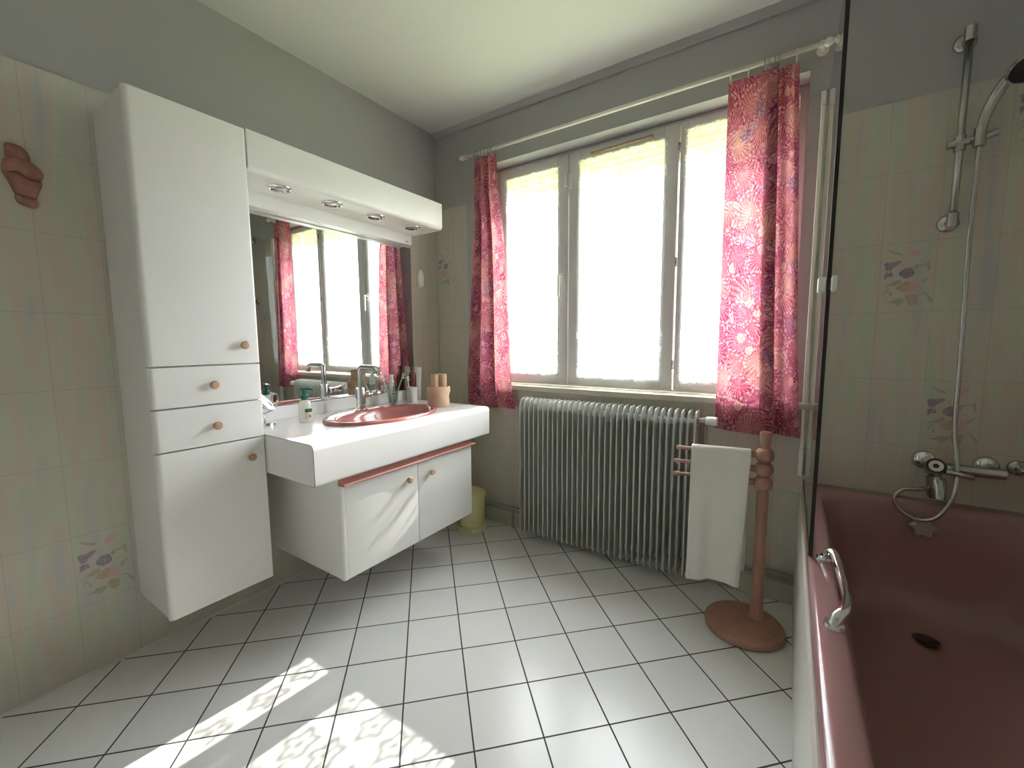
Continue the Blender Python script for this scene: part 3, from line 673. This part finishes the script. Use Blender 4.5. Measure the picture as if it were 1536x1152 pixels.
bm = bmesh.new(); tube(bm, [(.72, -.065, .775), (1.655, -.065, .775)], .018, 14); tube(bm, [(.72, -.055, .095), (1.65, -.055, .095)], .014, 14); box(bm, .724, 1.646, -.045, -.030, .08, .80)
o = link('header', bm, M['rad'], ra); o.location = -Vector(RP)
bm = bmesh.new(); tube(bm, [(1.65, -.09, .793), (1.685, -.09, .793)], .011, 12); tube(bm, [(1.672, -.09, .793), (1.672, -.04, .793), (1.672, -.018, .78), (1.672, -.015, .75), (1.672, -.015, .13)], .008, 10)
o = link('valve', bm, M['pipe'], ra); o.location = -Vector(RP)
o = link('valve_head', mlathe([(0, .0), (.015, 0), (.019, .004), (.0205, .02), (.020, .045), (.016, .049), (0, .05)], (1.684, -.09, .793), axis='X', n=24), M['white_plastic'], ra, smooth=True, autos=40); o.location = -Vector(RP)
for x_ in (.85, 1.55):
    for z_ in (.15, .69): o = link('bracket', mbox(x_-.012, x_+.012, -.025, -.0005, z_, z_+.04), M['rad'], ra); o.location = -Vector(RP)
bm = bmesh.new(); tube(bm, [(.365, -.001, .128), (.375, -.018, .128), (.742, -.018, .128)], .008, 10); tube(bm, [(.60, -.018, .128), (.60, -.018, .06), (.60, -.018, .0)], .007, 10); tube(bm, [(.39, -.016, .106), (.742, -.016, .106)], .006, 10)
tag(link('heating_pipe', bm, M['pipe'], smooth=True), 'grey heating pipe along the wall between the pedal bin and the radiator', 'pipe')
bm = bmesh.new(); tube(bm, [(1.60, -.018, .135), (2.045, -.018, .135)], .010, 10); tube(bm, [(1.60, -.016, .105), (2.045, -.016, .105)], .008, 10)
tag(link('heating_pipe', bm, M['pipe'], smooth=True), 'grey twin heating pipe along the wall behind the towel stand', 'pipe')
# ------------------------------------------------------------------ curtains
def lerp(tab, v):
    for (a, xa), (b, xb) in zip(tab, tab[1:]):
        if v <= b: return xa+(xb-xa)*(v-a)/(b-a)
    return tab[-1][1]
def curtain(ledge, redge, z1, z0, label, seed, prof, W, y0=-.046):
    nx, nz = 200, 60; bm = bmesh.new(); uvl = bm.loops.layers.uv.new('UVMap'); V = {}
    for j in range(nz+1):
        v = j/nz; z = z0+(z1-z0)*v; xa, xb = lerp(ledge, v), lerp(redge, v)
        for i in range(nx+1):
            u = i/nx; fu, fy = prof(u, v)
            zz = z+(.005*math.sin(u*9+seed) if j == 0 else 0)
            V[i, j] = bm.verts.new((xa+(xb-xa)*fu, y0+fy, zz))
    for j in range(nz):
        for i in range(nx):
            f = bm.faces.new((V[i, j], V[i+1, j], V[i+1, j+1], V[i, j+1])); f.smooth = True
            for lo, (a, b) in zip(f.loops, ((i, j), (i+1, j), (i+1, j+1), (i, j+1))): lo[uvl].uv = (seed*1.37+W*a/nx, z0+(z1-z0)*b/nz)
    o = link('curtain', bm, M['shells'], smooth=True)
    return tag(o, label, 'curtain', 'shell-print window curtains')
def folds(table):
    def f(u, v):
        x = lerp([(a, b) for a, b, c in table], u); y = lerp([(a, c) for a, b, c in table], u)
        return x, y*(.75+.25*(1-v))+.0025*math.sin(u*40+v*3)*(1-v*.5)
    return f
def soften(table, n=6):
    P = [Vector(t) for t in table]; out = []
    for i in range(len(P)-1):
        p0 = P[max(i-1, 0)]; p1 = P[i]; p2 = P[i+1]; p3 = P[min(i+2, len(P)-1)]
        for k in range(n):
            t = k/n; q = .5*((2*p1)+(p2-p0)*t+(2*p0-5*p1+4*p2-p3)*t*t+(3*p1-p0-3*p2+p3)*t**3)
            out.append((p1.x+(p2.x-p1.x)*t, q.y, q.z))
    out.append(tuple(P[-1])); return out
cl_ = curtain([(0, .285), (.14, .284), (.31, .305), (.52, .326), (.75, .348), (1, .362)], [(0, .638), (.09, .614), (.44, .592), (.68, .568), (.84, .534), (1, .518)], 2.222, .752,
    'narrow pink shell-print curtain hanging beside the mirror corner', 1,
    folds(soften([(0, 0, .0), (.12, .16, -.014), (.24, .28, .010), (.30, .24, .016), (.38, .34, -.006), (.5, .52, -.016), (.6, .66, .006), (.66, .60, .014), (.74, .70, -.010), (.88, .88, -.012), (1, 1, .004)])), .50)
cr_ = curtain([(0, 1.716), (1, 1.713)], [(0, 2.032), (.3, 2.004), (.6, 1.984), (.8, 1.972), (1, 1.958)], 2.215, .752,
    'wide pink shell-print curtain hanging beside the glass bath screen', 2,
    folds(soften([(0, 0, .004), (.1, .14, -.010), (.22, .32, -.002), (.32, .48, -.012), (.40, .60, -.020), (.44, .71, -.026), (.49, .58, -.012), (.53, .56, .000), (.58, .70, -.004), (.63, .71, .004), (.67, .58, .010), (.71, .60, .014), (.75, .74, .014), (.82, .84, -.008), (.90, .92, .008), (1, 1, -.004)])), .62)
RZ = 2.252
rod = empty('curtain_rod', (1.2, -.05, RZ)); tag(rod, 'long white curtain rod above the window', 'curtain rod')
bm = bmesh.new(); tube(bm, [(-.90, 0, 0), (.855, 0, 0)], .0095, 14); link('pole', bm, M['cream_plastic'], rod)
for sx in (-1, 1):
    xe = -.90 if sx < 0 else .82
    bm = mlathe([(0, 0), (.014, 0), (.014, .008), (.008, .012), (.0145, .018), (.016, .027), (.012, .037), (.006, .042), (.008, .047), (0, .053)], (0, 0, 0), axis='X', n=20)
    if sx < 0: bmesh.ops.scale(bm, vec=(-1, 1, 1), verts=bm.verts)
    o = link('finial', bm, M['cream_plastic'], rod, smooth=True, autos=40); o.location = (xe-(.03 if sx > 0 else 0)*0, 0, 0)
for xb in (-.80, .83):
    bm = bmesh.new(); tube(bm, [(xb, .0495, 0), (xb, .0, 0)], .006, 10); lathe(bm, [(0, 0), (.02, 0), (.02, -.006), (0, -.006)], (xb, .0495, 0), axis='Y', n=16); link('bracket', bm, M['cream_plastic'], rod)
def ring_at(par, x, tilt):
    bm = bmesh.new(); N = 20; R2, r2 = .0185, .0022
    for i in range(N):
        pass
    pts = [(0, R2*math.cos(2*PI*k/N), R2*math.sin(2*PI*k/N)) for k in range(N)]
    vs = []
    for p in pts:
        p = Vector(p); d = p.normalized(); X = Vector((1, 0, 0)); vs.append([bm.verts.new(p+(d*math.cos(t)+X*math.sin(t))*r2) for t in [2*PI*q/8 for q in range(8)]])
    for i in range(N):
        for q in range(8): bm.faces.new((vs[i][q], vs[(i+1) % N][q], vs[(i+1) % N][(q+1) % 8], vs[i][(q+1) % 8])).smooth = True
    tube(bm, [(0, 0, -.0185), (0, 0, -.034)], .0018, 8)
    o = link('curtain_ring', bm, M['chrome_dull'] if tilt > 5 else M['cream_plastic'], par); o.location = (x, -.05, RZ-.0085); o.rotation_euler = (0, 0, math.radians(tilt))
for x_, t_ in ((.370, 20), (.395, 12), (.420, 18), (.445, 10), (.468, 22), (.495, 9)): ring_at(cl_, x_, t_)
for x_, t_ in ((1.720, 3), (1.785, 4), (1.838, 15), (1.855, 10), (1.871, 18), (1.888, 9), (1.948, 4)): ring_at(cr_, x_, t_)
# ------------------------------------------------------------------ towel stand
TP = (1.922, -.235, 0); ts = empty('towel_stand', TP); tag(ts, 'turned pink-brown wooden towel stand with a round foot', 'towel stand')
o = link('base', mlathe([(0, 0), (.128, 0), (.140, .006), (.142, .022), (.134, .032), (.12, .036), (0, .037)], (-.040, -.045, 0), n=56), M['stand'], ts, smooth=True, autos=50)
o = link('post', mlathe([(0, .036), (.030, .036), (.027, .045), (.0235, .06), (.0215, .30), (.0205, .34), (.0215, .345), (.0205, .35), (.0205, .555), (.017, .566), (.017, .745), (.019, .75), (.019, .775), (.0205, .78), (.0205, .792), (.018, .797), (0, .797)], (0, 0, 0), n=28), M['stand'], ts, smooth=True, autos=40)
bars = ((.705, (1.606, -.285)), (.648, (1.598, -.287)), (.594, (1.597, -.289)))
for z_, (ex, ey) in bars:
    cz = z_
    o = link('collar', mlathe([(0, cz-.027), (.020, cz-.027), (.029, cz-.018), (.0325, cz-.004), (.0325, cz+.006), (.028, cz+.019), (.020, cz+.0275), (0, cz+.0275)], (0, 0, 0), n=28), M['stand'], ts, smooth=True, autos=50)
    bm = bmesh.new(); e = Vector((ex-TP[0], ey-TP[1], cz)); s_ = Vector((0, 0, cz)); d = (e-s_).normalized()
    tube(bm, [s_+d*.028, s_+d*.055, s_+d*.06, e-d*.03, e-d*.012, e], [.013, .013, .0085, .0075, .0095, .008], 14); link('bar', bm, M['stand'], o)
# towel draped over the top bar
e = Vector((1.606, -.285, .705)); s_ = Vector((1.922, -.235, .705)); dr = (e-s_).normalized(); nr = Vector((dr.y, -dr.x, 0))
if nr.y > 0: nr = -nr
bm = bmesh.new(); nx, nz = 30, 70; V = {}
w0, w1 = s_+dr*.047, s_+dr*.262
path = []
Lf, Lb = .532, .50; R0 = .0195
tot = Lf+PI*R0+Lb
for j in range(nz+1):
    q = tot*j/nz
    for i in range(nx+1):
        u = i/nx; p = w0.lerp(w1, u)
        fl = .010*math.sin(u*8+.5)+.004*math.sin(u*19)
        if q < Lf:
            k = (Lf-q)/Lf; off = R0+.030*k*1.0+fl*k; z = .705-(Lf-q)+.006*k*math.sin(u*5)
            p = p+dr*(k*(.024*(1-u)+.004*u))+nr*off; V[i, j] = bm.verts.new((p.x, p.y, z))
        elif q < Lf+PI*R0:
            a = (q-Lf)/R0; p = p+nr*(R0*math.cos(a)); V[i, j] = bm.verts.new((p.x, p.y, .705+R0*math.sin(a)))
        else:
            t = q-Lf-PI*R0; k = t/Lb; p = p-nr*(R0+.004*k+.4*fl*k); V[i, j] = bm.verts.new((p.x, p.y, .705-t))
for j in range(nz):
    for i in range(nx): bm.faces.new((V[i, j], V[i+1, j], V[i+1, j+1], V[i, j+1])).smooth = True
tw = link('hand_towel', bm, M['towel'], smooth=True); sd = tw.modifiers.new('s', 'SOLIDIFY'); sd.thickness = .006; sd.offset = 0; b_ = tw.modifiers.new('u', 'SUBSURF'); b_.levels = 1; b_.render_levels = 1
tag(tw, 'white terry towel draped over the wooden towel stand', 'towel')
# ------------------------------------------------------------------ bath
TBX0, TBX1, TBY0, TBY1, TBZ = 2.052, 2.788, -1.72, -.001, .560
ba = empty('bathtub', (2.42, -.86, 0)); tag(ba, 'dusty rose built-in bathtub beneath the shower rail', 'bathtub'); BP = (2.42, -.86, 0)
def rr_ring(bm, x0, x1, y0, y1, r, z, n=8):
    return [bm.verts.new((a, b, z)) for a, b in rrect(x0, x1, y0, y1, r, n)]
bm = bmesh.new(); R_ = []
for ins, z, r in ((.004, .500, .012), (.0, .510, .014), (.0, .545, .014), (.004, .556, .014), (.012, TBZ, .012)):
    R_.append(rr_ring(bm, TBX0+ins, TBX1-ins*.2, TBY0+ins, TBY1-ins*.2, r, z))
for (il, ir, ib, it), z, r in (((.050, .045, .07, .075), TBZ, .10), ((.060, .053, .08, .085), .553, .11), ((.068, .060, .09, .092), .530, .115), ((.085, .072, .12, .105), .40, .12), ((.105, .09, .20, .125), .25, .12), ((.135, .12, .30, .16), .185, .10), ((.18, .17, .38, .20), .165, .08), ((.30, .29, .6, .4), .158, .05)):
    R_.append(rr_ring(bm, TBX0+il, TBX1-ir, TBY0+ib, TBY1-it, r, z))
for a_, b_ in zip(R_, R_[1:]):
    for t in range(len(a_)): bm.faces.new((a_[t], a_[(t+1) % len(a_)], b_[(t+1) % len(a_)], b_[t])).smooth = True
bm.faces.new(R_[-1])
o = link('tub', bm, M['tub'], ba, smooth=True, autos=80); o.location = -Vector(BP)
bm = bmesh.new(); box(bm, 2.046, 2.056, TBY0, -.001, 0, .502); box(bm, 2.056, TBX1, TBY0, TBY0+.01, 0, .502)
o = link('tiled_apron', bm, M['apron'], ba); o.location = -Vector(BP)
# chrome grab handle on the inner rim
bm = bmesh.new(); pts = spline([(2.090, -.735, .5605), (2.102, -.748, .585), (2.110, -.772, .586), (2.114, -.84, .582), (2.117, -.92, .580), (2.116, -.985, .584), (2.108, -1.035, .586), (2.096, -1.055, .578), (2.090, -1.062, .5605)], 6)
N_ = len(pts); tube(bm, pts, [.009+.004*abs(2*i/(N_-1)-1) for i in range(N_)], 14)
lathe(bm, [(0, 0), (.02, 0), (.018, .007), (0, .008)], (2.090, -.735, .5605), n=20); lathe(bm, [(0, 0), (.02, 0), (.018, .007), (0, .008)], (2.090, -1.062, .5605), n=20)
o = link('grab_handle', bm, M['chrome'], ba, smooth=True, autos=60); o.location = -Vector(BP)
o = link('drain', mlathe([(0, -.004), (.020, -.004), (.026, .001), (.030, .002), (.034, .0)], (2.40, -.30, .178), n=24, M=Matrix.Rotation(math.radians(-8), 3, 'X')), M['dark'], ba, smooth=True); o.location = -Vector(BP)
bm = bmesh.new(); N_ = 48; f_ = []; 
for dpt, s_ in ((0, 1), (-.014, 1), (-.02, .8)): f_.append([bm.verts.new(((.032+.005*math.cos(6*t))*s_*math.cos(t), dpt, (.032+.005*math.cos(6*t))*s_*math.sin(t))) for t in [2*PI*k/N_ for k in range(N_)]])
for a_, b_ in zip(f_, f_[1:]):
    for t in range(N_): bm.faces.new((a_[t], a_[(t+1) % N_], b_[(t+1) % N_], b_[t]))
bm.faces.new(f_[-1]); bm.faces.new(f_[0])
o = link('overflow_knob', bm, mat('dull_grey_knob', (.42, .40, .36), .35, .3), ba, smooth=True, autos=40); o.location = Vector((2.408, -.108, .488))-Vector(BP)
# ------------------------------------------------------------------ bath screen
sc_ = empty('bath_screen', (2.058, -.37, .562)); SP = (2.058, -.37, .562); tag(sc_, 'clear glass bath screen with a black edge seal on the bath rim', 'shower screen')
o = link('glass', mbox(2.0555, 2.0605, -.745, -.012, .572, 2.075), M['glass'], sc_); o.location = -Vector(SP)
o = link('edge_seal', mbox(2.0535, 2.0625, -.752, -.744, .568, 2.075), M['black'], sc_); o.location = -Vector(SP)
bm = bmesh.new(); box(bm, 2.036, 2.050, -.022, -.001, .70, 2.045); box(bm, 2.057, 2.072, -.026, -.001, .70, 2.045); box(bm, 2.050, 2.057, -.010, -.001, .70, 2.045)
o = link('wall_profile', bm, M['cream_plastic'], sc_, bevel=.003); o.location = -Vector(SP)
capm = mat('clear_plastic_cap', (.74, .74, .68), .2)
for za, zb in ((2.045, 2.095), (.585, .70)):
    bm = bmesh.new(); box(bm, 2.034, 2.051, -.024, -.001, za, zb); box(bm, 2.0512, 2.0558, -.008, -.001, za, zb); box(bm, 2.056, 2.074, -.028, -.001, za, zb)
    o = link('hinge_cap', bm, capm, sc_, bevel=.002); o.location = -Vector(SP)
bm = bmesh.new(); box(bm, 2.062, 2.075, -.770, -.735, 1.272, 1.310); box(bm, 2.035, 2.054, -.752, -.715, 1.272, 1.310); 
o = link('handle_clip', bm, M['white_plastic'], sc_, bevel=.005); o.location = -Vector(SP)
o = link('bottom_seal', mbox(2.054, 2.062, -.744, -.02, .5605, .572), M['dark'], sc_); o.location = -Vector(SP)
# ------------------------------------------------------------------ shower
sr = empty('shower_rail', (2.42, -.055, 1.55)); tag(sr, 'chrome vertical shower rail on the wall above the bath', 'shower rail')
bm = bmesh.new(); tube(bm, [(0, 0, -.01), (0, 0, .60)], .0105, 16); link('rail_tube', bm, M['chrome_dull'], sr)
for z_ in (0, .585):
    bm = bmesh.new(); tube(bm, [(0, 0, z_-.022), (0, 0, z_+.022)], [.0155, .0155], 16); tube(bm, [(0, 0, z_), (0, .05, z_)], [.014, .012], 14)
    lathe(bm, [(0, 0), (.030, 0), (.030, -.004), (.022, -.012), (0, -.014)], (0, .0545, z_), axis='Y', n=24); link('bracket', bm, M['chrome_dull'], sr, smooth=True, autos=50)
bm = bmesh.new(); tube(bm, [(-.032, -.002, .245), (.026, -.002, .250)], .0135, 14); tube(bm, [(0, 0, .222), (0, 0, .268)], .0155, 14); tube(bm, [(.022, -.008, .25), (.042, -.012, .25)], .010, 12)
tube(bm, [(.042, -.014, .222), (.042, -.014, .280)], .0155, 14); tube(bm, [(.05, -.012, .25), (.082, -.012, .258)], .011, 12)
link('slider', bm, M['chrome_dull'], sr, smooth=True, autos=50)
HS = (2.462, -.07, 1.80); hd = empty('hand_shower', HS); tag(hd, 'chrome hand shower with a black face resting in the rail holder', 'hand shower')
bm = bmesh.new(); pts = spline([(0, 0, -.02), (.002, 0, .03), (.010, -.006, .075), (.024, -.014, .115), (.038, -.030, .145), (.056, -.045, .160)], 6); N_ = len(pts)
tube(bm, pts, [.010+.006*math.sin(min(1, i/N_*1.1)*PI*.75) for i in range(N_)], 16); link('handle', bm, M['chrome_dull'], hd, smooth=True)
ax_ = Vector((.10, -.42, -.70)).normalized(); u_, w_ = frame_of(ax_); Mh = Matrix((u_, w_, ax_)).transposed()
link('head', mlathe([(0, -.028), (.016, -.028), (.040, -.012), (.048, 0), (.048, .008), (.044, .010)], (.075, -.058, .160), n=36, M=Mh), M['chrome'], hd, smooth=True, autos=50)
link('spray_face', mlathe([(0, .009), (.043, .009), (.044, .006)], (.075, -.058, .160), n=36, M=Mh), M['dark'], hd, smooth=True, autos=50)
mx = empty('bath_mixer', (2.49, -.08, .70)); MXP = (2.49, -.08, .70); tag(mx, 'chrome wall-mounted bath mixer tap below the shower rail', 'tap')
def wm(name, bm, m_, **k): o = link(name, bm, m_, mx, **k); o.location = -Vector(MXP); return o
bm = bmesh.new(); tube(bm, [(2.425, -.075, .698), (2.600, -.075, .700)], [.020, .018], 18); wm('body', bm, M['chrome_dull'], smooth=True, autos=50)
for x_ in (2.415, 2.572):
    wm('wall_rosette', mlathe([(0, -.055), (.016, -.055), (.017, -.028), (.030, -.022), (.036, -.006), (.036, 0), (0, 0)], (x_, -.001, .708), axis='Y', n=28), M['chrome'], smooth=True, autos=50)
kd = Vector((-.12, -.9, .42)).normalized(); u_, w_ = frame_of(kd); Mk = Matrix((u_, w_, kd)).transposed()
bm = mlathe([(0, 0), (.028, 0), (.029, .045), (.026, .052), (.0, .052)], (2.430, -.075, .692), n=30, M=Mk); lathe(bm, [(0, .0), (.024, 0), (.020, .06), (.013, .075)], (2.432, -.085, .665), n=24, M=Matrix.Rotation(math.radians(180), 3, 'X')); wm('lever_housing', bm, M['chrome_dull'], smooth=True, autos=50)
bm = bmesh.new()
for (r0, r1, zz, mi_) in ((.0, .008, .0535, 1), (.008, .019, .0538, 0), (.019, .026, .0535, 1)):
    N_ = 30; A_ = []
    for r in (r0, r1): A_.append([bm.verts.new(Vector((2.430, -.075, .692))+Mk @ Vector((r*math.cos(2*PI*k/N_), r*math.sin(2*PI*k/N_), zz))) for k in range(N_)])
    for t in range(N_):
        if r0 == 0:
            continue
        f = bm.faces.new((A_[0][t], A_[0][(t+1) % N_], A_[1][(t+1) % N_], A_[1][t])); f.material_index = mi_
    if r0 == 0: f = bm.faces.new(A_[1]); f.material_index = 1
wm('temperature_dial', bm, [mat('dial_grey', (.75, .75, .72), .4), M['dark']])
bm = bmesh.new(); tube(bm, [(2.446, -.13, .70), (2.50, -.125, .692), (2.515, -.125, .690)], [.009, .010, .009], 12); wm('lever', bm, M['chrome_dull'])
bm = bmesh.new(); tube(bm, [(2.438, -.09, .66), (2.440, -.115, .625), (2.440, -.12, .598)], [.021, .018, .016], 16); wm('spout', bm, M['chrome_dull'], smooth=True, autos=50)
# hose
bm = bmesh.new(); hp = spline([(2.462, -.070, 1.775), (2.462, -.072, 1.70), (2.462, -.070, 1.40), (2.470, -.064, 1.10), (2.474, -.060, .85), (2.478, -.100, .74), (2.474, -.132, .66), (2.462, -.138, .595), (2.43, -.140, .535), (2.385, -.140, .520), (2.338, -.138, .545), (2.322, -.134, .585), (2.345, -.125, .617), (2.39, -.11, .622), (2.425, -.085, .630)], 10)
rr_ = [.0065+.0008*(i % 2) for i in range(len(hp))]; tube(bm, hp, rr_, 12)
tag(link('shower_hose', bm, M['chrome_dull'], smooth=True), 'ribbed chrome hose looping from the bath mixer up to the hand shower', 'hose')
wk = empty('grab_bar', (2.648, -.001, .712)); tag(wk, 'chrome wall-mounted bar beside the bath mixer', 'grab bar')
link('rosette', mlathe([(0, -.012), (.020, -.012), (.027, -.004), (.027, 0), (0, 0)], (0, 0, 0), axis='Y', n=24), M['chrome_dull'], wk, smooth=True, autos=50)
bm = bmesh.new(); tube(bm, [(0, -.01, 0), (0, -.05, 0), (.03, -.06, -.004), (.06, -.06, -.004)], .011, 12); link('arm', bm, M['chrome_dull'], wk, smooth=True, autos=50)
# ------------------------------------------------------------------ light
sun = bpy.data.lights.new('sun', 'SUN'); sun.energy = 7.2; sun.angle = math.radians(.35); sun.color = (1, .94, .84)
so = bpy.data.objects.new('sun', sun); C.objects.link(so); so.rotation_euler = Vector((-.105, -1, -.68)).to_track_quat('-Z', 'Y').to_euler(); so.location = (2, 8, 6)
w = bpy.data.worlds.new('world'); bpy.context.scene.world = w; w.use_nodes = True
bg = w.node_tree.nodes['Background']; bg.inputs[0].default_value = (.93, .96, 1, 1); bg.inputs[1].default_value = 10
# ------------------------------------------------------------------ camera
f_, pitch, yaw, roll_ = 630.6, math.radians(5.772), math.radians(-33.528), math.radians(-.343)
fw = Vector((math.sin(yaw), math.cos(yaw), 0)); rt = Vector((math.cos(yaw), -math.sin(yaw), 0)); up = Vector((0, 0, 1))
f2 = fw*math.cos(pitch)-up*math.sin(pitch); u2 = fw*math.sin(pitch)+up*math.cos(pitch)
r3 = rt*math.cos(roll_)+u2*math.sin(roll_); u3 = -rt*math.sin(roll_)+u2*math.cos(roll_)
cd = bpy.data.cameras.new('camera'); cam = bpy.data.objects.new('camera', cd); C.objects.link(cam)
cam.matrix_world = Matrix(((r3.x, u3.x, -f2.x, 1.9863), (r3.y, u3.y, -f2.y, -2.1077), (r3.z, u3.z, -f2.z, 1.15), (0, 0, 0, 1)))
cd.sensor_width = 36; cd.lens = f_/1536*36; cd.clip_start = .01
sc = bpy.context.scene; sc.camera = cam
sc.view_settings.view_transform = 'Standard'; sc.view_settings.look = 'None'; sc.view_settings.gamma = 1; sc.view_settings.exposure = 0.85
sc.cycles.use_denoising = True; sc.cycles.max_bounces = 14; sc.cycles.diffuse_bounces = 8; sc.cycles.transparent_max_bounces = 16; sc.cycles.glossy_bounces = 5
sc.cycles.sample_clamp_indirect = 12
